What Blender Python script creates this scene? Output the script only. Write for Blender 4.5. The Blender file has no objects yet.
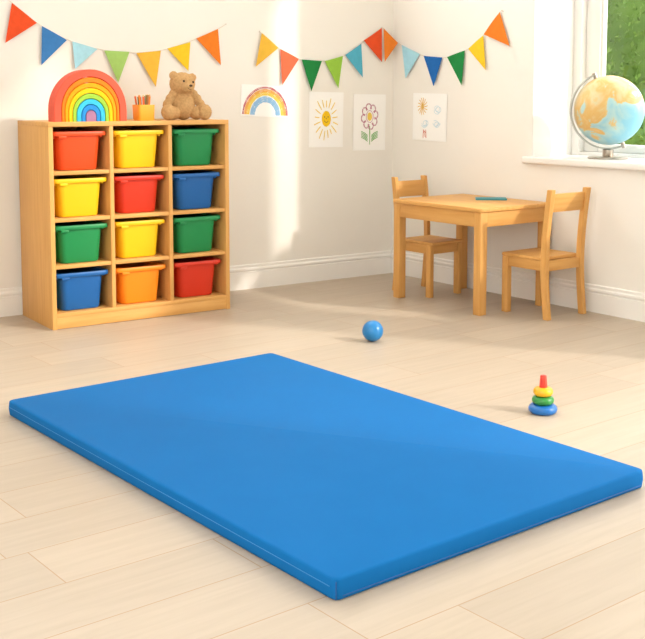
import bpy, bmesh, math, random
from mathutils import Vector, Matrix, noise
random.seed(7)
PI = math.pi
sc = bpy.context.scene
C = sc.collection

# ------------------------------------------------------------------ materials
def mat(name, col, rough=.5, spec=.5, **k):
    m = bpy.data.materials.new(name); m.use_nodes = True
    b = m.node_tree.nodes['Principled BSDF']
    b.inputs['Base Color'].default_value = (*col, 1)
    b.inputs['Roughness'].default_value = rough
    b.inputs['Specular IOR Level'].default_value = spec
    for n, v in k.items(): b.inputs[n.replace('_', ' ')].default_value = v
    return m
def nd(m, t, **k):
    n = m.node_tree.nodes.new(t)
    for a, v in k.items(): setattr(n, a, v)
    return n
def lk(m, a, b): m.node_tree.links.new(a, b)
def bsdf(m): return m.node_tree.nodes['Principled BSDF']
def mottled(name, c1, c2, scale, rough=.5, bump=0, bscale=None, spec=.5, stretch=(1,1,1), detail=3, lo=.35, hi=.65):
    """two close tones mixed by noise, with an optional fine bump"""
    m = mat(name, c1, rough, spec)
    tc = nd(m, 'ShaderNodeTexCoord'); mp = nd(m, 'ShaderNodeMapping'); mp.inputs['Scale'].default_value = stretch
    lk(m, tc.outputs['Object'], mp.inputs['Vector'])
    nz = nd(m, 'ShaderNodeTexNoise'); nz.inputs['Scale'].default_value = scale; nz.inputs['Detail'].default_value = detail
    lk(m, mp.outputs[0], nz.inputs['Vector'])
    r = nd(m, 'ShaderNodeValToRGB'); r.color_ramp.elements[0].position = lo; r.color_ramp.elements[1].position = hi
    r.color_ramp.elements[0].color = (*c1, 1); r.color_ramp.elements[1].color = (*c2, 1)
    lk(m, nz.outputs['Fac'], r.inputs['Fac']); lk(m, r.outputs[0], bsdf(m).inputs['Base Color'])
    if bump:
        n2 = nd(m, 'ShaderNodeTexNoise'); n2.inputs['Scale'].default_value = bscale or scale; n2.inputs['Detail'].default_value = 3
        lk(m, mp.outputs[0], n2.inputs['Vector'])
        bp = nd(m, 'ShaderNodeBump'); bp.inputs['Strength'].default_value = bump; bp.inputs['Distance'].default_value = .01
        lk(m, n2.outputs['Fac'], bp.inputs['Height']); lk(m, bp.outputs[0], bsdf(m).inputs['Normal'])
    return m

WALL = mottled('wall_paint', (.86,.825,.77), (.87,.835,.78), 3, .75, .02, 180, .3)
TRIM = mat('white_trim', (.90,.875,.84), .45)
FRAME = mat('white_window_paint', (.85,.83,.80), .35)
CEIL = mat('ceiling_white', (.88,.86,.82), .8)
WOODC = ((.72,.39,.125), (.65,.33,.095))
def wood(axis):
    st = {'x': (1,14,14), 'y': (14,1,14), 'z': (14,14,1)}[axis]
    return mottled('beech_' + axis, WOODC[0], WOODC[1], 3.2, .45, .03, 8, .25, st, 6)
BX, BY, BZ = wood('x'), wood('y'), wood('z')
def plastic(n, c, r=.38): return mat(n, c, r, .32)
P = {'red': plastic('red_plastic', (.62,.036,.013)), 'vermilion': plastic('vermilion_plastic', (.72,.075,.014)),
     'yellow': plastic('yellow_plastic', (.86,.52,.01)), 'green': plastic('green_plastic', (.012,.24,.07)),
     'blue': plastic('blue_plastic', (.011,.115,.37)), 'orange': plastic('orange_plastic', (.87,.25,.012))}
def paint(n, c, r=.55): return mat(n + '_paint', c, r, .2)
STEEL = mat('brushed_steel', (.48,.42,.36), .35, .5, Metallic=1.0)
CHROME = mat('pale_metal', (.42,.43,.40), .4, .5, Metallic=.8)
PAPER = mat('white_paper', (.95,.94,.92), .8, .2)
CORD = mat('cotton_cord', (.72,.64,.54), .9, .1)

def floor_material():
    m = mat('oak_planks', (.6,.45,.3), .42, .35)
    N = lambda t, **k: nd(m, t, **k)
    def mth(op, a, b=None, c=None):
        n = N('ShaderNodeMath', operation=op)
        for i, v in enumerate((a, b, c)):
            if v is None: continue
            if isinstance(v, (int, float)): n.inputs[i].default_value = v
            else: lk(m, v, n.inputs[i])
        return n.outputs[0]
    tc = N('ShaderNodeTexCoord'); sp = N('ShaderNodeSeparateXYZ'); lk(m, tc.outputs['Object'], sp.inputs[0])
    u, v = sp.outputs[0], sp.outputs[1]
    W_, L_ = .2105, 1.26
    rv = mth('DIVIDE', mth('SUBTRACT', v, 2.006 - 20*W_), W_)
    row = mth('FLOOR', rv); fv = mth('FRACT', rv)
    wn = N('ShaderNodeTexWhiteNoise', noise_dimensions='1D'); lk(m, row, wn.inputs['W'])
    off = wn.outputs['Value']
    ru = mth('ADD', mth('DIVIDE', mth('ADD', u, 20), L_), off)
    col = mth('FLOOR', ru); fu = mth('FRACT', ru)
    # distance to the joint, metres
    dv = mth('MULTIPLY', mth('MINIMUM', fv, mth('SUBTRACT', 1, fv)), W_)
    du = mth('MULTIPLY', mth('MINIMUM', fu, mth('SUBTRACT', 1, fu)), L_)
    dj = mth('MINIMUM', dv, du)
    joint = N('ShaderNodeMapRange', interpolation_type='SMOOTHSTEP'); lk(m, dj, joint.inputs['Value'])
    joint.inputs['From Min'].default_value = .0004; joint.inputs['From Max'].default_value = .0022
    # tone of each plank
    cb = N('ShaderNodeCombineXYZ'); lk(m, row, cb.inputs[0]); lk(m, col, cb.inputs[1])
    w2 = N('ShaderNodeTexWhiteNoise', noise_dimensions='2D'); lk(m, cb.outputs[0], w2.inputs['Vector'])
    # grain
    g = N('ShaderNodeCombineXYZ'); lk(m, mth('ADD', mth('MULTIPLY', u, 1.3), mth('MULTIPLY', w2.outputs['Value'], 37)), g.inputs[0])
    lk(m, mth('MULTIPLY', v, 16), g.inputs[1]); lk(m, mth('MULTIPLY', w2.outputs['Value'], 11), g.inputs[2])
    nz = N('ShaderNodeTexNoise'); nz.inputs['Scale'].default_value = 2.6; nz.inputs['Detail'].default_value = 6; nz.inputs['Distortion'].default_value = .6
    lk(m, g.outputs[0], nz.inputs['Vector'])
    rp = N('ShaderNodeValToRGB'); lk(m, nz.outputs['Fac'], rp.inputs['Fac'])
    e = rp.color_ramp.elements
    e[0].position = .28; e[0].color = (.465,.382,.295,1); e[1].position = .66; e[1].color = (.51,.421,.333,1)
    mx = N('ShaderNodeMix', data_type='RGBA', blend_type='MULTIPLY'); mx.inputs['Factor'].default_value = 1
    tr = N('ShaderNodeMapRange'); lk(m, w2.outputs['Value'], tr.inputs['Value']); tr.inputs['To Min'].default_value = .94; tr.inputs['To Max'].default_value = 1.03
    tcx = N('ShaderNodeCombineColor')
    for i in range(3): lk(m, tr.outputs[0], tcx.inputs[i])
    lk(m, rp.outputs[0], mx.inputs['A']); lk(m, tcx.outputs[0], mx.inputs['B'])
    m2 = N('ShaderNodeMix', data_type='RGBA'); lk(m, joint.outputs[0], m2.inputs['Factor'])
    m2.inputs['A'].default_value = (.40,.25,.14,1); lk(m, mx.outputs['Result'], m2.inputs['B'])
    lk(m, m2.outputs['Result'], bsdf(m).inputs['Base Color'])
    bp = N('ShaderNodeBump'); bp.inputs['Strength'].default_value = .12; bp.inputs['Distance'].default_value = .002
    lk(m, joint.outputs[0], bp.inputs['Height']); lk(m, bp.outputs[0], bsdf(m).inputs['Normal'])
    return m
FLOOR = floor_material()

def glass_material():
    m = bpy.data.materials.new('window_glass'); m.use_nodes = True; t = m.node_tree; t.nodes.clear()
    o = t.nodes.new('ShaderNodeOutputMaterial'); mx = t.nodes.new('ShaderNodeMixShader')
    tr = t.nodes.new('ShaderNodeBsdfTransparent'); gl = t.nodes.new('ShaderNodeBsdfGlossy'); gl.inputs['Roughness'].default_value = .02
    mx.inputs[0].default_value = .02
    t.links.new(tr.outputs[0], mx.inputs[1]); t.links.new(gl.outputs[0], mx.inputs[2])
    t.links.new(mx.outputs[0], o.inputs[0]); return m
GLASS = glass_material()

# ------------------------------------------------------------------ mesh building
class MB:
    def __init__(s): s.v = []; s.f = []
    def add(s, vs, fs):
        o = len(s.v); s.v += [tuple(v) for v in vs]; s.f += [[i + o for i in f] for f in fs]; return s
    def bm(s, b, M=None):
        b.verts.index_update()
        vs = [(M @ v.co if M else v.co.copy()) for v in b.verts]
        s.add(vs, [[v.index for v in f.verts] for f in b.faces]); b.free(); return s
    def box(s, x0, x1, y0, y1, z0, z1, bev=0, seg=2, M=None):
        b = bmesh.new(); bmesh.ops.create_cube(b, size=1)
        for v in b.verts:
            v.co = Vector((x0 + (v.co.x+.5)*(x1-x0), y0 + (v.co.y+.5)*(y1-y0), z0 + (v.co.z+.5)*(z1-z0)))
        if bev: bmesh.ops.bevel(b, geom=b.edges[:], offset=bev, segments=seg, affect='EDGES', profile=.5)
        return s.bm(b, M)
    def lathe(s, prof, n=32, o=(0,0,0), M=None):
        vs = []; fs = []; k = len(prof)
        for i in range(n):
            a = 2*PI*i/n
            for r, z in prof: vs.append(Vector((r*math.cos(a), r*math.sin(a), z)))
        for i in range(n):
            j = (i+1) % n
            for q in range(k-1): fs.append([i*k+q, j*k+q, j*k+q+1, i*k+q+1])
        fs.append([i*k for i in range(n)][::-1]); fs.append([i*k+k-1 for i in range(n)])
        vs = [(M @ v if M else v) + Vector(o) for v in vs]
        return s.add(vs, fs)
    def prism(s, poly, d0, d1, f):
        """poly of 2-D points, swept from d0 to d1; f(a, b, d) gives the 3-D point"""
        n = len(poly)
        vs = [f(a, b, d0) for a, b in poly] + [f(a, b, d1) for a, b in poly]
        fs = [list(range(n))[::-1], list(range(n, 2*n))] + [[i, (i+1) % n, (i+1) % n + n, i + n] for i in range(n)]
        return s.add(vs, fs)
    def tube(s, pts, r, n=8, closed=False):
        pts = [Vector(p) for p in pts]; m = len(pts); vs = []; fs = []; up = None
        for i, p in enumerate(pts):
            a = pts[(i-1) % m] if (i or closed) else p; b = pts[(i+1) % m] if (i < m-1 or closed) else p
            t = (b-a).normalized()
            if up is None:
                up = Vector((0,0,1)) if abs(t.z) < .9 else Vector((1,0,0))
            sd = t.cross(up).normalized(); up = sd.cross(t).normalized()
            rr = r[i] if isinstance(r, (list, tuple)) else r
            for k in range(n):
                q = 2*PI*k/n; vs.append(p + sd*math.cos(q)*rr + up*math.sin(q)*rr)
        for i in range(m if closed else m-1):
            j = (i+1) % m
            for k in range(n): fs.append([i*n+k, i*n+(k+1) % n, j*n+(k+1) % n, j*n+k])
        if not closed: fs.append(list(range(n))[::-1]); fs.append([(m-1)*n+k for k in range(n)])
        return s.add(vs, fs)
    def sphere(s, c, r, u=24, v=16, M=None):
        b = bmesh.new(); bmesh.ops.create_uvsphere(b, u_segments=u, v_segments=v, radius=1)
        sx = r if isinstance(r, (tuple, list)) else (r, r, r)
        for q in b.verts: q.co = Vector((q.co.x*sx[0], q.co.y*sx[1], q.co.z*sx[2]))
        return s.bm(b, Matrix.Translation(c) @ (M or Matrix()))
    def build(s, name, m, parent=None, loc=None, rz=0, ang=35):
        me = bpy.data.meshes.new(name); me.from_pydata(s.v, [], s.f)
        b = bmesh.new(); b.from_mesh(me); bmesh.ops.recalc_face_normals(b, faces=b.faces[:]); b.to_mesh(me); b.free()
        me.polygons.foreach_set('use_smooth', [True]*len(me.polygons)); me.set_sharp_from_angle(angle=math.radians(ang))
        me.materials.append(m); o = bpy.data.objects.new(name, me); C.objects.link(o)
        if parent: o.parent = parent
        if loc is not None: o.location = loc; o.rotation_euler = (0,0,rz)
        return o
def tag(o, label, cat, group=None):
    o['label'] = label; o['category'] = cat
    if group: o['group'] = group
    return o
def thing(name, label, cat, loc=(0,0,0), rz=0, group=None):
    o = bpy.data.objects.new(name, None); o.empty_display_size = .1; C.objects.link(o)
    o.location = loc; o.rotation_euler = (0,0,rz); return tag(o, label, cat, group)
def struct(o): o['kind'] = 'structure'; return o
def dup(root, loc, rz, label, group=None):
    r = root.copy(); C.objects.link(r); r.location = loc; r.rotation_euler = (0,0,rz); r['label'] = label
    if group: r['group'] = group
    for ch in list(root.children):
        c = ch.copy(); C.objects.link(c); c.parent = r
        for g in list(ch.children):
            d = g.copy(); C.objects.link(d); d.parent = c
    return r

# ------------------------------------------------------------------ the room
CO = Vector((.4343, 6.7321, 0))                     # the corner of the two walls
AL, AR = math.radians(33.784), math.radians(52.446)
RL, RR = AL, -AR                                    # z turns of the wall frames: x along the wall, y out of the room
def onL(t, d=0, z=0): return CO + Vector((-t*math.cos(AL) + d*math.sin(AL), -t*math.sin(AL) - d*math.cos(AL), z))    # t from corner, d into room
def onR(t, d=0, z=0): return CO + Vector((t*math.cos(AR) - d*math.sin(AR), -t*math.sin(AR) - d*math.cos(AR), z))
HT = 4.3
# floor: turned so that its own x runs along the planks
PA = math.radians(38.567)
fl = MB().box(-5, 9, -7, 9.5, -.05, 0).build('floor', FLOOR, loc=(0,0,0), rz=0)
# the floor only reaches the walls
def floor_mesh():
    pts = [onL(5.2, -.1), CO + Vector((0,.2,0)), onR(9.5, -.3), onR(9.5, 6), onL(5.2, 9.6)]
    inv = Matrix.Rotation(-PA, 4, 'Z')
    q = [inv @ p for p in pts]
    return MB().prism([(p.x, p.y) for p in q], -.06, 0, lambda a, b, d: Vector((a, b, d)))
bpy.data.objects.remove(fl)
struct(floor_mesh().build('floor', FLOOR, loc=(0,0,0), rz=PA))

# left wall; high opening above the frame is unseen, added to light the corner
struct(MB().box(-5.2, .08, 0, .14, 0, 2.05).box(-5.2, .08, 0, .14, 4.15, HT).box(-5.2, -4.3, 0, .14, 2.05, 4.15).box(-.25, .08, 0, .14, 2.05, 4.15).build('wall_left', WALL, loc=CO, rz=RL))
# right wall: a deep reveal for the window, then a tall unseen opening added to let sun and daylight in
WT = .45; J0, J1, SZ, HZ = 1.13, 3.36, .745, 3.1; B0, B1 = 3.45, 7.3
w = MB()
w.box(0, J0, 0, WT, 0, HT).box(J0, J1, 0, WT, 0, SZ).box(J0, J1, 0, WT, HZ, HT).box(J1, B0, 0, WT, 0, HT)
w.box(B0, B1, 0, WT, 4.22, HT).box(B1, 9.4, 0, WT, 0, HT)
struct(w.build('wall_right', WALL, loc=CO, rz=RR))
# the two walls behind the camera close the room; the unseen opening in one is added for fill light
struct(MB().box(-5.34, -5.2, -9.6, -7.6, 0, HT).box(-5.34, -5.2, -7.6, -2.6, 0, .9).box(-5.34, -5.2, -7.6, -2.6, 2.7, HT).box(-5.34, -5.2, -2.6, .14, 0, HT).build('wall_back', WALL, loc=CO, rz=RL))
struct(MB().box(9.4, 9.54, -5.6, WT, 0, HT).build('wall_front', WALL, loc=CO, rz=RR))
cl = [onL(5.2, -.1), CO + Vector((0,.15,0)), onR(9.5, -.4), onR(9.5, 6), onL(5.2, 9.6)]
struct(MB().prism([(p.x, p.y) for p in cl], HT, HT+.08, lambda a, b, d: Vector((a, b, d))).build('ceiling', CEIL, loc=(0,0,0)))

def base_profile():
    return [(0,0), (-.017,0), (-.017,.096), (-.0155,.0985), (-.0125,.1), (-.0125,.104), (-.017,.106), (-.0185,.112), (-.017,.119),
            (-.012,.122), (-.010,.126), (-.0105,.131), (-.010,.137), (-.006,.141), (0,.141)]
struct(MB().prism(base_profile(), -5.2, -.012, lambda a, b, d: Vector((d, a, b))).build('baseboard_left', TRIM, loc=CO, rz=RL, ang=25))
struct(MB().prism(base_profile(), .012, B0, lambda a, b, d: Vector((d, a, b))).build('baseboard_right', TRIM, loc=CO, rz=RR, ang=25))

# window: outer frame with a mullion, two sashes with panes, an unseen board added on the far one to block sun, and the deep sill board
win = MB(); MU = 2.15
for x0, x1, y0, y1, z0, z1 in ((J0, J0+.06, .32, .43, .775, HZ), (J1-.06, J1, .32, .43, .775, HZ), (J0+.06, J1-.06, .32, .43, HZ-.05, HZ), (J0+.06, J1-.06, .32, .43, .775, .795), (MU, MU+.06, .32, .43, .795, HZ-.05)):
    win.box(x0, x1, y0, y1, z0, z1, .004)
wo = struct(win.build('window_1', FRAME, loc=CO, rz=RR))
for a, b in ((J0+.06, MU), (MU+.06, J1-.06)):
    s = MB(); q_ = .095 if a < 1.5 else .05; r_ = .05
    for x0, x1, z0, z1 in ((a, a+q_, .795, HZ-.05), (b-r_, b, .795, HZ-.05), (a+q_, b-r_, HZ-.11, HZ-.05), (a+q_, b-r_, .795, .84)):
        s.box(x0, x1, .358, .408, z0, z1, .006)
    s.box(a+q_, a+q_+.015, .368, .398, .84, HZ-.11, .004)
    so_ = s.build('window_sash', FRAME, wo)
    MB().box(a+q_-.005, b-r_+.005, .380, .384, .835, HZ-.105).build('window_pane', GLASS, so_)
MB().box(MU+.07, J1-.07, .345, .350, 1.64, HZ-.05).build('sun_block_board', CEIL, wo)  # unseen board, added to shape the sun on table and left wall
MB().box(J0, J0+.006, .001, .32, .775, HZ).box(J1-.006, J1, .001, .32, .775, HZ).box(J0+.006, J1-.006, .001, .32, HZ-.006, HZ).build('window_lining', FRAME, wo)
sill = MB(); sill.box(J0-.045, J1+.045, -.03, 0, .739, .776, .008, 3); sill.box(J0, J1, -.004, .43, .745, .776)
sill.build('window_sill', FRAME, wo)

# ------------------------------------------------------------------ storage shelf and its bins
ST = onL(2.360, .4642)                             # front left foot
SW, SD, SH = .950, .435, .979
sh = thing('storage_shelf', 'open beech cubby shelf holding twelve coloured bins, against the left wall', 'shelf', ST, RL)
MB().box(0, .022, 0, SD, 0, SH-.022, .0015).build('side_panel', BZ, sh)
MB().box(SW-.022, SW, 0, SD, 0, SH-.022, .0015).build('side_panel', BZ, sh)
MB().box(0, SW, 0, SD, SH-.022, SH, .0015).build('top_panel', BX, sh)
DV = ((.302,.322), (.612,.632))
for x0, x1 in DV: MB().box(x0, x1, .004, SD-.012, .076, SH-.022, .0015).build('divider', BZ, sh)
MB().box(.022, SW-.022, .002, SD-.012, .056, .076, .0015).build('bottom_panel', BX, sh)
MB().box(.022, SW-.022, .003, .021, .002, .056, .001).build('plinth', BX, sh)
MB().box(.022, SW-.022, SD-.012, SD-.002, .02, SH-.022).build('back_panel', BZ, sh)
BAYS = ((.022,.302), (.322,.612), (.632,SW-.022))
LV = [.076, .304, .526, .748]                     # tops of the boards, bottom up
for x0, x1 in BAYS:
    for z in LV[1:]: MB().box(x0, x1, .008, SD-.012, z-.018, z, .0015).build('shelf_board', BX, sh)

def rrect(w, d, r, n=6):
    out = []
    for cx, cy, a0 in ((w/2-r, d/2-r, 0), (-w/2+r, d/2-r, PI/2), (-w/2+r, -d/2+r, PI), (w/2-r, -d/2+r, 3*PI/2)):
        for i in range(n+1):
            a = a0 + PI/2*i/n; out.append((cx + r*math.cos(a), cy + r*math.sin(a)))
    return out
def rings(levels):
    """closed skin through rounded rectangles; levels = (w, d, r, z)"""
    m = MB(); vs = []; fs = []; k = None
    for w_, d_, r_, z_ in levels:
        q = rrect(w_, d_, r_); k = len(q); vs += [Vector((x, y, z_)) for x, y in q]
    for i in range(len(levels)-1):
        for j in range(k): fs.append([i*k+j, i*k+(j+1) % k, (i+1)*k+(j+1) % k, (i+1)*k+j])
    fs.append(list(range(k))[::-1]); fs.append([(len(levels)-1)*k+j for j in range(k)])
    return m.add(vs, fs)
BW, BD, BH = .274, .37, .184
def make_bin(colour, label):
    t = thing('storage_bin', label, 'bin', group='storage bins in the cubby shelf'); m = P[colour]
    b0, b1 = (.194, .32), (.220, .345)
    rings([(b0[0]-.02, b0[1]-.02, .022, 0), (b0[0]-.006, b0[1]-.006, .028, .003), (*b0, .03, .01), (*b1, .034, BH-.012),
           (b1[0]-.006, b1[1]-.006, .031, BH-.012), (b0[0]-.008, b0[1]-.008, .027, .012), (b0[0]-.03, b0[1]-.03, .02, .008)]).build('tub', m, t)
    # thick rolled lip overhanging the tub
    rim = rings([(b1[0]-.007, b1[1]-.007, .031, BH-.02), (BW-.004, BD-.004, .028, BH-.02), (BW, BD, .03, BH-.016), (BW, BD, .03, BH-.005), (BW-.006, BD-.006, .028, BH),
           (b1[0]-.002, b1[1]-.002, .03, BH), (b1[0]-.008, b1[1]-.008, .03, BH-.004), (b1[0]-.0075, b1[1]-.0075, .031, BH-.0195)]).build('rim', m, t)
    for sx in (-1, 1):
        MB().box(sx*.117-.007, sx*.117+.007, -.15, .15, BH-.031, BH-.019, .003).build('runner', m, rim)
    MB().box(-.105, -.066, -BD/2+.001, -BD/2+.022, BH-.032, BH-.019, .003).build('front_catch', m, rim)
    return t
COLS = [['vermilion','yellow','green'], ['yellow','red','blue'], ['green','yellow','green'], ['blue','orange','red']]
NAMES = {'vermilion': 'orange-red', 'yellow': 'yellow', 'green': 'green', 'red': 'red', 'blue': 'blue', 'orange': 'plain orange'}
LAB = [['orange-red plastic bin in the top left cubby, under the wooden rainbow', 'yellow plastic bin in the top middle cubby, under the pencil cup', 'green plastic bin in the top right cubby, under the teddy bear'],
       ['yellow plastic bin directly under the orange-red bin, in the left column', 'red plastic bin in the middle of the shelf between two yellow bins', 'blue plastic bin between two green bins in the right column'],
       ['green plastic bin in the left column, above the blue bin at the bottom', 'yellow plastic bin in the middle column, above the orange bin', 'green plastic bin in the right column, just above the bottom red bin'],
       ['blue plastic bin in the bottom left cubby', 'bright orange plastic bin in the bottom middle cubby, between blue and red', 'red plastic bin in the bottom right cubby of the shelf']]
proto = {}
def shelf_pt(x, y, z): return ST + Matrix.Rotation(RL, 3, 'Z') @ Vector((x, y, z))
for r in range(4):
    for c in range(3):
        x0, x1 = BAYS[c]; k = COLS[r][c]; z = LV[3-r] + .0005
        loc = shelf_pt((x0+x1)/2 - .001, BD/2 + .016 + random.uniform(-.004,.004), z)
        if k not in proto:
            o = proto[k] = make_bin(k, LAB[r][c]); o.location = loc; o.rotation_euler = (0,0,RL)
        else: dup(proto[k], loc, RL, LAB[r][c])

# ------------------------------------------------------------------ on the shelf: rainbow, pencil cup, teddy
rb = thing('stacking_rainbow', 'wooden stacking rainbow toy of nested coloured arches on top of the cubby shelf', 'toy', shelf_pt(.226, .078, SH), RL)
RBC = [('coral', (.74,.10,.055)), ('orange', (.85,.20,.01)), ('amber', (.86,.33,.005)), ('golden yellow', (.84,.50,.005)), ('light green', (.30,.52,.05)), ('sky blue', (.04,.46,.70)), ('mid blue', (.02,.24,.62)), ('mauve', (.36,.17,.30))]
RAD = [.182, .144, .128, .110, .090, .070, .046, .0245]; TOP = [.247, .209, .183, .158, .132, .106, .079, .052]
def arch_curve(r, top, n=40):
    return [(r*math.cos(PI*i/n), (top-r*1.08) + r*1.08*math.sin(PI*i/n)) if 0 < i < n else (r*math.cos(PI*i/n), 0) for i in range(n+1)]
def arch_pts(r, top, n=28):
    leg = top - r*1.06; pts = [(r, 0)]
    for i in range(n+1):
        a = PI*i/n; pts.append((r*math.cos(a), leg + r*1.06*math.sin(a)))
    return pts + [(-r, 0)]
for i, (nm, c) in enumerate(RBC):
    outer = arch_pts(RAD[i], TOP[i])
    if i < 7:
        inner = arch_pts(RAD[i+1]+.0028, TOP[i+1]+.0028)
        n = len(outer); vs = []; fs = []
        e = .0022; dpt = .042
        def inset(p, q, k): return p + (q-p)*min(.5, k/max((q-p).length, 1e-6))
        rows = []
        for o2, i2 in zip(outer, inner):
            A, B = Vector(o2), Vector(i2)
            a1, b1 = inset(A, B, e), inset(B, A, e)
            rows.append([(A, -dpt+e), (a1, -dpt), (b1, -dpt), (B, -dpt+e), (B, dpt-e), (b1, dpt), (a1, dpt), (A, dpt-e)])
        for row in rows: vs += [Vector((p.x, y, p.y)) for p, y in row]
        for j in range(n-1):
            for k in range(8): fs.append([j*8+k, j*8+(k+1) % 8, (j+1)*8+(k+1) % 8, (j+1)*8+k])
        fs.append(list(range(8))); fs.append([(n-1)*8+k for k in range(8)])
        o = MB().add(vs, fs).build('arch', paint('rainbow_' + nm.replace(' ', '_'), c), rb, ang=40)
        o['label'] = nm + ' wooden arch'
    else:
        o = MB().prism(outer, -.042, .042, lambda a, b, d: Vector((a, d, b))).build('core', paint('rainbow_mauve', c), rb)
        o['label'] = 'small mauve block under the arches'

CUPZ = SH
cup = thing('pencil_cup', 'square yellow-orange pencil cup on the shelf between rainbow and teddy bear', 'cup', shelf_pt(.512, .07, SH), RL)
rings([(.080,.080,.012,0), (.084,.084,.014,.003), (.089,.089,.014,.076), (.088,.088,.014,.078), (.083,.083,.012,.078), (.081,.081,.012,.074), (.076,.076,.012,.005)]).build('cup_body', plastic('amber_plastic', (.84,.36,.03), .4), cup)
PC = [('orange', (.80,.20,.03)), ('dark red', (.42,.06,.03)), ('green', (.10,.24,.06)), ('brown', (.40,.17,.06)), ('bright orange', (.85,.27,.04)), ('dark green', (.05,.15,.05)), ('rust', (.55,.13,.04)), ('tan', (.66,.36,.14)), ('red-orange', (.75,.13,.03)), ('maroon', (.30,.04,.03)), ('olive', (.20,.22,.05))]
wtip = mat('pencil_wood', (.74,.50,.28), .6)
PL = [('rust', -.030, .010), ('orange', -.023, -.018), ('dark green', -.014, .02), ('red-orange', -.0085, -.022), ('green', 0, .0),
      ('brown', .009, -.024), ('dark red', .010, .022), ('bright orange', .022, -.012), ('tan', .029, .012), ('maroon', -.013, .002), ('olive', .013, .004)]
PLAB = ['rust coloured pencil leaning farthest left in the yellow cup', 'orange pencil leaning left at the front of the cup', 'dark green pencil leaning slightly left at the back of the cup', 'red-orange pencil near upright at the front of the cup',
        'green pencil standing upright in the middle of the cup', 'brown pencil at the front of the cup, right of the upright ones', 'dark red pencil leaning right at the back of the cup', 'bright orange pencil leaning right at the front of the cup', 'tan pencil leaning farthest right in the yellow cup', 'maroon pencil just left of the upright green pencil', 'olive pencil just right of the upright green pencil']
for (nm, px_, py_), lb in zip(PL, PLAB):
    c = dict(PC)[nm]; L = random.uniform(.110,.122)
    # foot stays inside the cup, top leans out
    foot = Vector((px_*.8, py_*.8, .0085)); d = Vector((px_*.36, py_*.15, .078)).normalized()
    M3 = Matrix.Rotation(RL, 3, 'Z'); base = shelf_pt(.512, .07, SH) + M3 @ foot
    t = thing('pencil', lb, 'pencil', base, RL, 'pencils in the yellow cup')
    MB().tube([d*0, d*(L-.004)], .0048, 6).build('barrel', paint('pencil_' + nm.replace(' ', '_').replace('-', '_'), c), t)
    MB().tube([d*(L-.004), d*L], [.0047, .0022], 6).build('tip', wtip, t)

FUR = mottled('teddy_fur', (.76,.46,.21), (.64,.37,.155), 90, .95, .9, 260, .1)
bear = thing('teddy_bear', 'sitting light brown teddy bear on the right end of the cubby shelf', 'teddy bear', shelf_pt(.742, .095, SH), RL - math.radians(8))
tb = MB()
tb.sphere((0,.004,.070), (.060,.054,.070))                 # tummy
tb.sphere((0,.008,.125), (.046,.040,.040))
Rh = Matrix.Rotation(math.radians(5), 4, 'Y') @ Matrix.Rotation(math.radians(16), 4, 'Z')
HC = Vector((-.006,-.006,.182))
tb.sphere(HC, (.066,.057,.058))                            # head
tb.sphere(HC + (Rh @ Vector((0,-.047,-.018))), (.035,.029,.028))    # muzzle
for sx in (-1, 1):
    tb.sphere(HC + (Rh @ Vector((sx*.056,.000,.036))), (.023,.014,.023))     # ears
    # arms hang beside the tummy
    tb.sphere((sx*.052,-.002,.128), (.024,.024,.026)); tb.sphere((sx*.072,-.006,.104), (.023,.023,.027)); tb.sphere((sx*.088,-.012,.076), (.023,.023,.028))
    # legs, round feet turned outward
    tb.sphere((sx*.060,-.022,.034), (.034,.040,.033)); tb.sphere((sx*.096,-.052,.040), (.036,.030,.040))
body = tb.build('body', FUR, bear)
rm = body.modifiers.new('fuse', 'REMESH'); rm.mode = 'VOXEL'; rm.voxel_size = .0035; rm.use_smooth_shade = True
sm = body.modifiers.new('soften', 'SMOOTH'); sm.factor = .5; sm.iterations = 5
tx = bpy.data.textures.new('fur_clouds', 'CLOUDS'); tx.noise_scale = .006; tx.noise_depth = 2
dp = body.modifiers.new('fuzz', 'DISPLACE'); dp.texture = tx; dp.strength = .005; dp.mid_level = .5; dp.texture_coords = 'LOCAL'
DARK = mat('dark_bead', (.045,.02,.012), .25)
for sx in (-1, 1):
    p = HC + (Rh @ Vector((sx*.028,-.0535,.012))); MB().sphere(p, .0056, 12, 8).build('eye', DARK, bear)
nose = HC + (Rh @ Vector((0,-.0765,-.008))); MB().sphere(nose, (.0085,.006,.006), 14, 10).build('nose', mat('nose_thread', (.10,.045,.02), .6), bear)
mp_ = [HC + (Rh @ Vector((x, -.0750+abs(x)*.25, -.024 - .004*math.cos(x*160)))) for x in [i*.0025 for i in range(-5, 6)]]
MB().tube(mp_, .0012, 6).build('mouth', DARK, bear)

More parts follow.
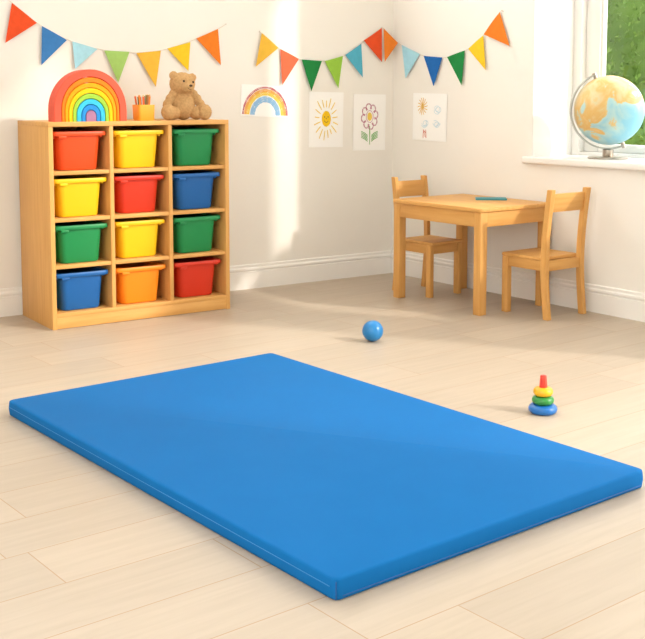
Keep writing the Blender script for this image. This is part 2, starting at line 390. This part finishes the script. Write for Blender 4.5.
# ------------------------------------------------------------------ buntings
FC = {'red': (.80,.09,.025), 'blue': (.05,.20,.50), 'pale blue': (.40,.72,.86), 'light green': (.38,.62,.17), 'golden': (.86,.50,.06), 'yellow': (.88,.58,.03),
      'orange': (.84,.22,.025), 'coral': (.86,.15,.07), 'dark green': (.02,.24,.06), 'leaf green': (.32,.58,.07), 'sky blue': (.10,.45,.62), 'deep orange': (.80,.22,.03), 'royal blue': (.02,.14,.46)}
FMAT = {k: mottled('felt_' + k.replace(' ', '_'), c, tuple(v*.93 for v in c), 40, .9, .05, 300, .15) for k, c in FC.items()}
def flag(parent, pts, colour, toworld, base=(0,0,0)):
    """felt triangle hanging off the wall: pts = (t, z) of top edge ends and tip; d = metres off the wall"""
    a, b, c = [Vector((p[0], p[1])) for p in pts]; N = 8; front = {}; back = {}; vs = []; fs = []
    for i in range(N+1):
        for j in range(N+1-i):
            p = c + (a-c)*(i/N) + (b-c)*(j/N); k = (i+j)/N; s_ = (j/max(i+j, 1)) if i+j else .5
            d = .010 + .006*(1-k) + .004*math.sin(s_*PI)*k
            front[i,j] = len(vs); vs.append(toworld(p.x, d+.001, p.y)); back[i,j] = len(vs); vs.append(toworld(p.x, d-.001, p.y))
    for i in range(N):
        for j in range(N-i):
            fs.append([front[i,j], front[i+1,j], front[i,j+1]]); fs.append([back[i,j+1], back[i+1,j], back[i,j]])
            if i+j < N-1: fs.append([front[i+1,j], front[i+1,j+1], front[i,j+1]]); fs.append([back[i,j+1], back[i+1,j+1], back[i+1,j]])
    def rim(seq):
        for p, q in zip(seq[:-1], seq[1:]): fs.append([front[p], front[q], back[q], back[p]])
    rim([(i,0) for i in range(N+1)]); rim([(0,j) for j in range(N+1)]); rim([(N-i,i) for i in range(N+1)])
    o = MB().add([Vector(v) - Vector(base) for v in vs], fs).build('pennant', FMAT[colour], parent, ang=60); o['label'] = colour + ' felt pennant'
def smooth_line(pts, n=6):
    out = []
    for i in range(len(pts)-1):
        p0, p1, p2, p3 = [Vector(pts[max(0, min(len(pts)-1, k))]) for k in (i-1, i, i+1, i+2)]
        for q in range(n):
            t = q/n; out.append(.5*((2*p1) + (-p0+p2)*t + (2*p0-5*p1+4*p2-p3)*t*t + (-p0+3*p1-3*p2+p3)*t**3))
    return out + [Vector(pts[-1])]
def bunting(label, flags, colours, line, fn, hooks):
    base = fn(line[0][0], .008, line[0][1])
    t = thing('bunting', label, 'bunting', base, 0, 'felt pennant buntings')
    pts = smooth_line([fn(a, .008, b) - base for a, b in line])
    MB().tube(pts, .0017, 6).build('cord', CORD, t)
    for f, c in zip(flags, colours): flag(t, f, c, fn, base)
    for a, b in hooks:
        p = fn(a, 0, b) - base; q = fn(a, .012, b) - base
        MB().tube([p, q, q + Vector((0,0,.006))], .0016, 6).build('hook', STEEL, t)
    return t
fL = lambda t, d, z: onL(t, d, z); fR = lambda t, d, z: onR(t, d, z)
bunting('bunting of seven felt pennants hanging above the cubby shelf',
    [[[2.366,1.555],[2.243,1.462],[2.406,1.359]], [[2.217,1.448],[2.089,1.382],[2.227,1.254]], [[2.06,1.376],[1.926,1.341],[2.05,1.237]], [[1.888,1.334],[1.749,1.33],[1.817,1.17]],
     [[1.709,1.325],[1.568,1.341],[1.603,1.148]], [[1.53,1.353],[1.392,1.391],[1.409,1.235]], [[1.355,1.411],[1.222,1.467],[1.209,1.27]]],
    ['red','blue','pale blue','light green','golden','yellow','orange'],
    [[2.60,1.73],[2.424,1.59],[2.366,1.557],[2.232,1.457],[2.073,1.38],[1.907,1.339],[1.729,1.325],[1.55,1.345],[1.371,1.403],[1.222,1.467],[1.172,1.493]], fL, [(2.60,1.73),(1.172,1.493)])
bunting('bunting of six felt pennants on the left wall, ending near the room corner',
    [[[.942,1.454],[.833,1.373],[.985,1.265]], [[.819,1.367],[.694,1.313],[.81,1.163]], [[.674,1.31],[.534,1.304],[.611,1.129]], [[.513,1.304],[.384,1.336],[.42,1.147]], [[.366,1.343],[.249,1.413],[.241,1.211]], [[.23,1.432],[.096,1.511],[.098,1.306]]],
    ['golden','coral','dark green','leaf green','sky blue','red'],
    [[.955,1.462],[.829,1.373],[.687,1.31],[.527,1.304],[.377,1.336],[.241,1.417],[.096,1.511]], fL, [(.955,1.462),(.096,1.512)])
# the third one starts on the left wall, crosses the corner and goes up the right wall
def fX(t, d, z):
    """t < 0 lies on the left wall; a flag across the corner spans straight from wall to wall"""
    if t >= .058: return onR(t, d, z)
    A, B = onL(.088, .012), onR(.058, .012); k = (t + .088)/.146
    p = A.lerp(B, max(0, k)) + Vector((0, -d, z)); return p
bunting('bunting of six felt pennants running from the room corner towards the window',
    [[[-.084,1.508],[.056,1.421],[-.072,1.306]], [[.09,1.408],[.251,1.349],[.133,1.208]], [[.286,1.336],[.444,1.323],[.379,1.158]], [[.485,1.324],[.627,1.357],[.61,1.162]], [[.655,1.365],[.77,1.435],[.797,1.244]], [[.774,1.441],[.892,1.557],[.973,1.37]]],
    ['deep orange','pale blue','royal blue','dark green','yellow','orange'],
    [[-.087,1.511],[.062,1.418],[.264,1.342],[.465,1.322],[.639,1.359],[.774,1.438],[.892,1.555],[.911,1.56]], fX, [(.911,1.56)])

# ------------------------------------------------------------------ children's drawings on the walls
CR = {k: mat('crayon_' + k, c, .9, .1) for k, c in {'crimson': (.50,.12,.16), 'orange': (.82,.42,.12), 'yellow': (.84,.60,.12), 'sun': (.86,.55,.02), 'blue': (.30,.52,.78), 'pale_blue': (.62,.76,.84), 'green': (.14,.40,.09), 'pink': (.50,.20,.28), 'red': (.62,.18,.13), 'ink': (.16,.11,.06), 'ochre': (.76,.47,.12)}.items()}
class Ink:
    """crayon strokes lying on a sheet: x right as seen from the room, z up, metres from the sheet centre"""
    def __init__(s): s.m = MB(); s.k = 0
    def line(s, pts, w=.003):
        s.k += 1; y = -.0011 - .00006*(s.k % 12); pts = [Vector(p) for p in pts]; vs = []; fs = []
        for i, p in enumerate(pts):
            t = (pts[min(i+1, len(pts)-1)] - pts[max(i-1, 0)]); t = t.normalized() if t.length else Vector((1,0))
            n = Vector((-t.y, t.x))*w*.5*(1+.25*math.sin(i*1.7))
            for q, yy in ((p+n, y), (p-n, y), (p-n, -.0006), (p+n, -.0006)): vs.append(Vector((q.x, yy, q.y)))
        for i in range(len(pts)-1):
            for a in range(4): fs.append([i*4+a, i*4+(a+1) % 4, i*4+4+(a+1) % 4, i*4+4+a])
        fs.append([0,1,2,3]); k = (len(pts)-1)*4; fs.append([k,k+1,k+2,k+3])
        s.m.add(vs, fs); return s
    def arc(s, cx, cz, rx, rz, a0, a1, w=.003, n=24, jit=0):
        return s.line([(cx + (rx+random.uniform(-jit,jit))*math.cos(a0+(a1-a0)*i/n), cz + (rz+random.uniform(-jit,jit))*math.sin(a0+(a1-a0)*i/n)) for i in range(n+1)], w)
    def blob(s, cx, cz, rx, rz, n=28, jit=.0):
        return s.add_poly([(cx + rx*(1+random.uniform(-jit,jit))*math.cos(2*PI*i/n), cz + rz*(1+random.uniform(-jit,jit))*math.sin(2*PI*i/n)) for i in range(n)])
    def add_poly(s, poly, y=-.001):
        s.m.prism(poly, y, -.0006, lambda a, b, d: Vector((a, d, b))); return s
    def build(s, name, k, parent): return s.m.build(name, CR[k], parent)
def sheet(poly, label, loc, rz, tilt=0):
    t = thing('drawing', label, 'drawing', loc, rz, "children's drawings on the walls"); t.rotation_euler = (0, tilt, rz)
    MB().prism(poly, 0, -.0006, lambda a, b, d: Vector((a, d, b))).build('paper', PAPER, t); return t
def rect(w_, h_): return [(-w_/2,-h_/2), (w_/2,-h_/2), (w_/2,h_/2), (-w_/2,h_/2)]
# rainbow cut-out sheet
d = sheet(rect(.322, .178), 'wide crayon drawing of a rainbow on the left wall, nearest the shelf', onL(.915, .003, 1.071), RL, math.radians(2.5))
z0 = -.082
for rr, k, n in ((.150,'crimson',3), (.137,'orange',4), (.122,'yellow',5), (.098,'blue',8)):
    ik = Ink()
    for q in range(n):
        r_ = rr - q*.0038; ik.arc(.0, z0, r_, r_*1.08, .02, PI-.02, .0042 if k != 'crimson' else .0032, 30, .0012)
    ik.build(k + '_band', k, d)
# sun
d = sheet(rect(.244, .326), 'crayon drawing of a smiling yellow sun, left of the flower drawing', onL(.498, .003, .960), RL, math.radians(1))
Ink().blob(0, .005, .032, .047, 30, .03).build('sun_disc', 'sun', d)
ik = Ink()
for q in range(17):
    a = 2*PI*q/17 + .1; r0 = .062 + random.uniform(-.008,.008); r1 = .105 + random.uniform(-.02,.015)
    ik.line([(r0*math.cos(a)*.75, .005 + r0*math.sin(a)*1.1), ((r0+r1)/2*math.cos(a)*.80, .005 + (r0+r1)/2*math.sin(a)*1.15), (r1*math.cos(a)*.82, .005 + r1*math.sin(a)*1.2)], .005)
ik.build('sun_rays', 'yellow', d)
ik = Ink(); ik.k = 8; ik.m = MB()
for x in (-.012, .012): ik.add_poly([(x + .0032*math.cos(2*PI*i/10), .016 + .0045*math.sin(2*PI*i/10)) for i in range(10)], -.0019)
ik.arc(0, .002, .015, .018, PI*1.15, PI*1.85, .0028, 12); ik.arc(0, .007, .003, .004, 0, 2*PI, .0015, 8)
o = ik.build('sun_face', 'ink', d)
# flower
d = sheet(rect(.242, .340), 'crayon drawing of a pink flower with green leaves, nearest the room corner', onL(.180, .003, .940), RL, math.radians(.7))
ik = Ink()
for q in range(8):
    a = 2*PI*q/8 + .2; cx, cz = .043*math.cos(a), .035 + .055*math.sin(a)
    for g in (0, 1): ik.arc(cx, cz, .021 - g*.004, .026 - g*.005, a-2.2, a+2.2, .0028, 14, .001)
ik.arc(0, .035, .026, .036, 0, 2*PI, .003, 20, .001); ik.build('petals', 'pink', d)
Ink().blob(0, .035, .018, .026, 20, .05).build('flower_centre', 'yellow', d)
ik = Ink().line([(0,-.022), (.002,-.06), (.003,-.10), (.002,-.135)], .005)
for sx in (-1, 1):
    for q in range(5):
        z_ = -.058 - q*.009; ik.line([(sx*.014, z_-.022), (sx*.034, z_-.008), (sx*.062, z_+.004)], .004)
ik.build('stem_and_leaves', 'green', d)
# garden scene on the right wall
d = sheet(rect(.292, .280), 'faint crayon drawing with orange sun and blue scribbles on the wall right of corner', onR(.334, .003, .975), RR, math.radians(1.2))
ik = Ink()
for q in range(14):
    a = 2*PI*q/14; ik.line([(-.062, .062), (-.062 + .030*math.cos(a), .062 + .038*math.sin(a)), (-.062 + .043*math.cos(a+.1), .062 + .052*math.sin(a+.1))], .004)
ik.build('sun_scribble', 'ochre', d)
for cx, cz in ((-.04,-.045), (.06,-.035), (.07,.045)):
    ik = Ink()
    for q in range(5): ik.arc(cx + random.uniform(-.012,.012), cz + random.uniform(-.01,.01), .022, .016, random.random()*6, random.random()*6+5, .0032, 14, .002)
    ik.build('blue_scribble', 'pale_blue', d)
ik = Ink().line([(-.05,-.075), (-.052,-.125)], .004).line([(-.03,-.075), (-.026,-.125)], .004).line([(-.05,-.095), (-.04,-.085), (-.028,-.098)], .004).line([(-.046,-.08), (-.034,-.12)], .003)
ik.build('red_figure', 'red', d)

# ------------------------------------------------------------------ table and chairs (frame of the right wall: x along it, y out of the room)
def rw(t, d, z=0): return onR(t, d, z)
TC = (.968, .289); TW, TD, TH = .668, .535, .542
tb_ = thing('play_table', "low child's beech table with a square-legged frame beside the right wall", 'table', rw(*TC), RR)
def rounded_top(w_, d_, r, z0, z1):
    m = rings([(w_-.004, d_-.004, r, z0), (w_, d_, r, z0+.002), (w_, d_, r, z1-.003), (w_-.002, d_-.002, r, z1-.001), (w_-.006, d_-.006, r, z1)]); return m
rounded_top(TW, TD, .014, TH-.020, TH).build('tabletop', BX, tb_)
lx, ly, q = TW/2-.006, TD/2-.006, .048
for (sx, sy) in ((-1,-1), (1,-1), (-1,1), (1,1)):
    cx, cy = sx*(lx-q/2), sy*(ly-q/2)
    MB().box(cx-q/2, cx+q/2, cy-q/2, cy+q/2, 0, TH-.020, .003).build('leg', BZ, tb_)
for sy in (-1, 1): MB().box(-lx+q, lx-q, sy*(ly-.014)-.011, sy*(ly-.014)+.011, TH-.096, TH-.020, .0015).build('apron', BX, tb_)
for sx in (-1, 1): MB().box(sx*(lx-.014)-.011, sx*(lx-.014)+.011, -ly+q, ly-q, TH-.096, TH-.020, .0015).build('apron', BY, tb_)

def sabre(x, y0, pts, wx, wy):
    """a leg whose y changes with height: pts = (z, y)"""
    m = MB(); vs = []; fs = []
    for z, y in pts:
        for dx, dy in ((-wx/2,-wy/2), (wx/2,-wy/2), (wx/2,wy/2), (-wx/2,wy/2)): vs.append(Vector((x+dx, y+y0+dy, z)))
    for i in range(len(pts)-1):
        for k in range(4): fs.append([i*4+k, i*4+(k+1) % 4, i*4+4+(k+1) % 4, i*4+4+k])
    fs.append([3,2,1,0]); k = (len(pts)-1)*4; fs.append([k,k+1,k+2,k+3]); return m.add(vs, fs)
def make_chair(label, loc, rz):
    """faces -y; legs stand at y = -.13 and y = .13"""
    t = thing('child_chair', label, 'chair', loc, rz, 'beech chairs at the play table')
    SHT = .305
    for sx in (-1, 1):
        MB().box(sx*.128-.017, sx*.128+.017, -.148, -.112, 0, SHT-.016, .003).build('leg', BZ, t)
        pts = [(0,.022), (.06,.015), (.12,.009), (.19,.003), (.26,0), (.34,.001), (.42,.006), (.50,.014), (.57,.023), (.645,.034)]
        o = sabre(sx*.134, .125, pts, .029, .032).build('leg', BZ, t)
        bv = o.modifiers.new('bevel', 'BEVEL'); bv.width = .003; bv.segments = 2; bv.limit_method = 'ANGLE'
        o['label'] = 'rear leg running up as the back post'
        MB().box(sx*.128-.009, sx*.128+.009, -.112, .107, SHT-.066, SHT-.016, .0015).build('rail', BY, t)
    MB().box(-.111, .111, -.139, -.121, SHT-.066, SHT-.016, .0015).build('rail', BX, t)
    MB().box(-.119, .119, .116, .134, SHT-.066, SHT-.016, .0015).build('rail', BX, t)
    rings([(.278,.262,.012,SHT-.016), (.284,.268,.014,SHT-.013), (.284,.268,.014,SHT-.005), (.278,.262,.012,SHT)]).build('seat', BX, t)
    for ch in t.children:
        if ch.name.startswith('seat'):
            for v in ch.data.vertices: v.co.y -= .026
    MB().box(-.119, .119, .128, .146, .540, .630, .003, M=Matrix.Translation((0,-.053,.0))@Matrix.Translation((0,.133,.56))@Matrix.Rotation(math.radians(-7),4,'X')@Matrix.Translation((0,-.133,-.56))@Matrix.Translation((0,.058,0))).build('back_rail', BX, t)
    return t
ch = make_chair("child's beech chair drawn up to the table's right end, below the globe on the sill", rw(1.42, .223), RR + math.radians(90))
# local -y must point along -x of the wall frame: turn by -90 degrees gives -y -> -x
ch.rotation_euler = (0,0,RR - math.radians(90) + math.pi*0)
dup(ch, rw(.640, .294), RR + math.radians(90), "child's beech chair behind the table's far left end, nearest the room corner").scale = (.83, 1, 1)

bk = thing('notebook', 'thin teal notebook lying on the tabletop', 'book', rw(.985, .155, TH), RR + math.radians(47))
MB().box(-.081, .081, -.045, .045, .0015, .0075).build('pages', PAPER, bk)
MB().box(-.083, .083, -.047, .047, 0, .0015).box(-.083, .083, -.047, .047, .0075, .009, .0005).box(-.083, .083, -.0475, -.0455, 0, .009).build('cover', mat('teal_cover', (.03,.25,.30), .5), bk)

# ------------------------------------------------------------------ globe on the sill
def globe_material():
    m = mat('globe_map', (.5,.7,.8), .42, .4)
    tc = nd(m, 'ShaderNodeTexCoord'); nz = nd(m, 'ShaderNodeTexNoise'); nz.inputs['Scale'].default_value = 8.5; nz.inputs['Detail'].default_value = 7; nz.inputs['Distortion'].default_value = .7
    lk(m, tc.outputs['Object'], nz.inputs['Vector'])
    sp = nd(m, 'ShaderNodeSeparateXYZ'); lk(m, tc.outputs['Object'], sp.inputs[0])
    def mth(op, a, b):
        n = nd(m, 'ShaderNodeMath', operation=op)
        for i, v in enumerate((a, b)):
            if isinstance(v, (int, float)): n.inputs[i].default_value = v
            else: lk(m, v, n.inputs[i])
        return n.outputs[0]
    # one big land mass to the west and north, open sea to the south-east
    f = mth('ADD', nz.outputs['Fac'], mth('ADD', mth('MULTIPLY', sp.outputs[0], -.95), mth('MULTIPLY', sp.outputs[2], .95)))
    rp = nd(m, 'ShaderNodeValToRGB'); lk(m, f, rp.inputs['Fac']); e = rp.color_ramp.elements
    e[0].position = .30; e[0].color = (.24,.54,.68,1); e[1].position = .495; e[1].color = (.44,.64,.64,1)
    for p_, c in ((.515, (.68,.53,.25,1)), (.56, (.70,.44,.14,1)), (.64, (.72,.53,.26,1)), (.72, (.66,.58,.33,1)), (.80, (.72,.49,.18,1))):
        n = e.new(p_); n.color = c
    lk(m, rp.outputs[0], bsdf(m).inputs['Base Color']); return m
GR = .179
gp = rw(1.505, -.165, .776)
gl = thing('globe', 'tabletop globe with orange land and pale blue sea on the window sill', 'globe', gp, 0)
gc = Vector((0, 0, .250))
o = MB().sphere((0,0,0), GR, 64, 40).build('sphere', globe_material(), gl); o.location = gc
# axis: from upper left, to lower right as seen from the room
AX = Vector((-.40, 0, .92)).normalized(); side = Vector((-.92, 0, -.40)).normalized()
arc = [gc + (GR+.019)*(AX*math.cos(a) + side*math.sin(a)) for a in [PI*i/48 for i in range(49)]]
mb = MB(); vs = []; fs = []
for i, p in enumerate(arc):
    rdir = (p-gc).normalized()
    for dr, dy in ((-.004,-.013), (.004,-.013), (.004,.013), (-.004,.013)): vs.append(p + rdir*dr + Vector((0, dy, 0)))
for i in range(48):
    for k in range(4): fs.append([i*4+k, i*4+(k+1) % 4, i*4+4+(k+1) % 4, i*4+4+k])
fs += [[3,2,1,0], [192,193,194,195]]
arm = mb.add(vs, fs).build('meridian_arm', CHROME, gl)
for sgn, nm in ((1,'pivot'), (-1,'pivot')):
    q0 = gc + AX*sgn*(GR-.004); q1 = gc + AX*sgn*(GR+.030)
    MB().tube([q0, q1], .011, 12).build('pivot', STEEL, arm)
MB().lathe([(.026,.008), (.028,.012), (.028,.046), (.022,.052)], 24).build('stem', STEEL, gl)
MB().lathe([(.100,0), (.104,.002), (.104,.006), (.100,.009), (.03,.010)], 40).build('base', STEEL, gl)

# ------------------------------------------------------------------ on the floor: mat, ball, ring stacker
MF = Vector((.0288, 2.272, 0)); MW, ML, MH = 1.128, 1.797, .0525
VINYL = mottled('blue_vinyl', (.007,.143,.42), (.0075,.148,.432), 6, .65, .015, 400, .06)
mt = thing('play_mat', 'large blue vinyl gym mat lying on the wooden floor', 'mat', MF, PA)
def mat_mesh():
    m = rings([(MW-.012, ML-.012, .014, 0), (MW-.003, ML-.003, .018, .003), (MW, ML, .02, .010), (MW+.003, ML+.003, .02, MH*.5), (MW, ML, .02, MH-.007), (MW-.003, ML-.003, .019, MH-.0022), (MW-.012, ML-.012, .017, MH)])
    for i, v in enumerate(m.v): m.v[i] = (v[0] + MW/2, v[1] + ML/2, v[2])
    return m
mat_mesh().build('cover', VINYL, mt, ang=50)
THREAD = mat('pale_blue_thread', (.03,.22,.52), .7)
SEAM = mat('dark_blue_seam', (.006,.09,.32), .5)
MB().tube([(-.0012, .02, .031), (-.0012, ML-.02, .031)], .0011, 6).build('stitching', THREAD, mt)
MB().tube([(.02, -.0008, .011), (MW-.02, -.0008, .011)], .0012, 6).build('seam', SEAM, mt)
MB().tube([(.004, .004, .004), (.0035, .0035, .026), (.0045, .0045, MH-.008)], .0014, 6).build('seam', SEAM, mt)
MB().tube([(.0045, .016, MH-.003), (.0045, ML-.016, MH-.003)], .0022, 8).build('piping', VINYL, mt)
MB().tube([(.016, .0045, MH-.003), (MW-.016, .0045, MH-.003)], .0022, 8).build('piping', VINYL, mt)

BR = .0475
tag(MB().sphere((0,0,BR), BR, 40, 24).build('ball', mat('blue_ball', (.015,.20,.50), .28), loc=(.226, 4.81, 0)), 'small glossy blue ball on the floor behind the mat', 'ball')

rs = thing('ring_stacker', 'small wooden ring stacker with blue, green and yellow rings on the floor', 'toy', (.768, 3.70, 0))
def ring(r, z0, z1):
    h = (z1-z0)/2; n = 7; pr = [(r-h*1.15, z0)]
    for i in range(1, n): a = -PI/2 + PI*i/n; pr.append((r - h*1.0 + h*1.0*math.cos(a), z0 + h + h*math.sin(a)))
    return MB().lathe(pr + [(r-h*1.15, z1)], 40)
for nm, c, r, a, b in (('blue', (.012,.15,.48), .0500, 0, .032), ('green', (.03,.25,.05), .0385, .032, .061), ('yellow', (.86,.45,.012), .0345, .061, .092)):
    o = ring(r, a, b).build('ring', mat('lacquer_' + nm, c, .3), rs); o['label'] = nm + ' ring'
MB().lathe([(.0140,.092), (.0138,.097), (.0110,.131), (.0100,.1335), (.006,.135)], 28).build('peg', mat('lacquer_red', (.80,.05,.025), .3), rs)

# ------------------------------------------------------------------ the garden outside the window
LAWN = mottled('lawn_green', (.10,.20,.04), (.14,.25,.05), 6, .9)
lw = MB().prism([(.55,7.2),(30,-14),(34,34),(-14,34)], -.55, -.45, lambda a, b, d: Vector((a,b,d))).build('ground', LAWN, loc=(0,0,0)); struct(lw)
LEAF = mottled('hedge_leaf', (.07,.135,.02), (.125,.20,.035), 1.6, .7, 0, None, .2, (1,1,1), 5)
hd = thing('garden_hedge', 'tall leafy green hedge seen through the window behind the globe', 'hedge', (3.6, 12.2, -.45))
lm = MB(); HX, HY, HH = 2.6, .9, 4.2
rnd = random.Random(3)
for i in range(12000):
    x = rnd.uniform(-HX, HX); z = rnd.uniform(0, HH)
    d_ = -HY*(.75 + .35*noise.noise(Vector((x*1.3, z*1.3, 2.0)))) + rnd.uniform(-.10,.10)
    c = Vector((x, d_, z)); s_ = rnd.uniform(.022,.046)
    M = Matrix.Rotation(rnd.uniform(0,6.3), 3, 'Z') @ Matrix.Rotation(rnd.uniform(-.9,.9), 3, 'X') @ Matrix.Rotation(rnd.uniform(0,6.3), 3, 'Y')
    q = [Vector((0,0,-s_)), Vector((s_*.5,s_*.12,0)), Vector((0,0,s_)), Vector((-s_*.5,s_*.12,0))]
    lm.add([c + M @ p for p in q], [[0,1,2],[0,2,3]])
lm.build('foliage', LEAF, hd)
cb = MB(); nx, nz_ = 60, 48; vs = []; fs = []
for i in range(nx+1):
    for j in range(nz_+1):
        x = -HX + 2*HX*i/nx; z = HH*j/nz_; vs.append(Vector((x, -HY*(.66 + .35*noise.noise(Vector((x*1.3, z*1.3, 2.0)))), z)))
n1 = len(vs); vs += [Vector((v.x, .6, v.z)) for v in vs]
k = nz_+1
for i in range(nx):
    for j in range(nz_):
        a = i*k+j; fs.append([a, a+k, a+k+1, a+1]); fs.append([a+n1, a+1+n1, a+k+1+n1, a+k+n1])
for i in range(nx): fs.append([i*k+nz_, (i+1)*k+nz_, (i+1)*k+nz_+n1, i*k+nz_+n1]); fs.append([i*k, i*k+n1, (i+1)*k+n1, (i+1)*k])
for j in range(nz_): fs.append([j, j+1, j+1+n1, j+n1]); a = nx*k+j; fs.append([a, a+n1, a+1+n1, a+1])
cb.add(vs, fs).build('inner_growth', mottled('hedge_inner', (.065,.13,.018), (.11,.19,.032), 3, .9), hd)  # core behind the leaves, in nearly the same green

# ------------------------------------------------------------------ light
az = Vector((-.927, .375)); el = math.radians(29.5)
dirv = Vector((az.x*math.cos(el), az.y*math.cos(el), -math.sin(el)))
sun = bpy.data.lights.new('sun', 'SUN'); sun.energy = 2.5; sun.color = (1, .94, .85); sun.angle = math.radians(2)
so = bpy.data.objects.new('sun', sun); so.rotation_euler = dirv.to_track_quat('-Z', 'Y').to_euler(); so.location = (6, 3, 4); C.objects.link(so)
wd = bpy.data.worlds.new('sky'); sc.world = wd; wd.use_nodes = True
bg = wd.node_tree.nodes['Background']; bg.inputs['Color'].default_value = (1, .985, .955, 1); bg.inputs['Strength'].default_value = 4.3

# ------------------------------------------------------------------ camera
cam = bpy.data.cameras.new('camera'); co = bpy.data.objects.new('camera', cam); C.objects.link(co)
co.location = (0, 0, 1.1); co.rotation_euler = (PI/2 - .0966, 0, 0)
cam.sensor_fit = 'HORIZONTAL'; cam.sensor_width = 36; cam.lens = 1086.4/645*36
cam.shift_y = -(319.5 - 201.2)/645; cam.clip_start = .05; cam.clip_end = 200
sc.camera = co
vs_ = sc.view_settings; vs_.view_transform = 'Standard'; vs_.look = 'None'; vs_.exposure = .06; vs_.gamma = 1; vs_.use_curve_mapping = False
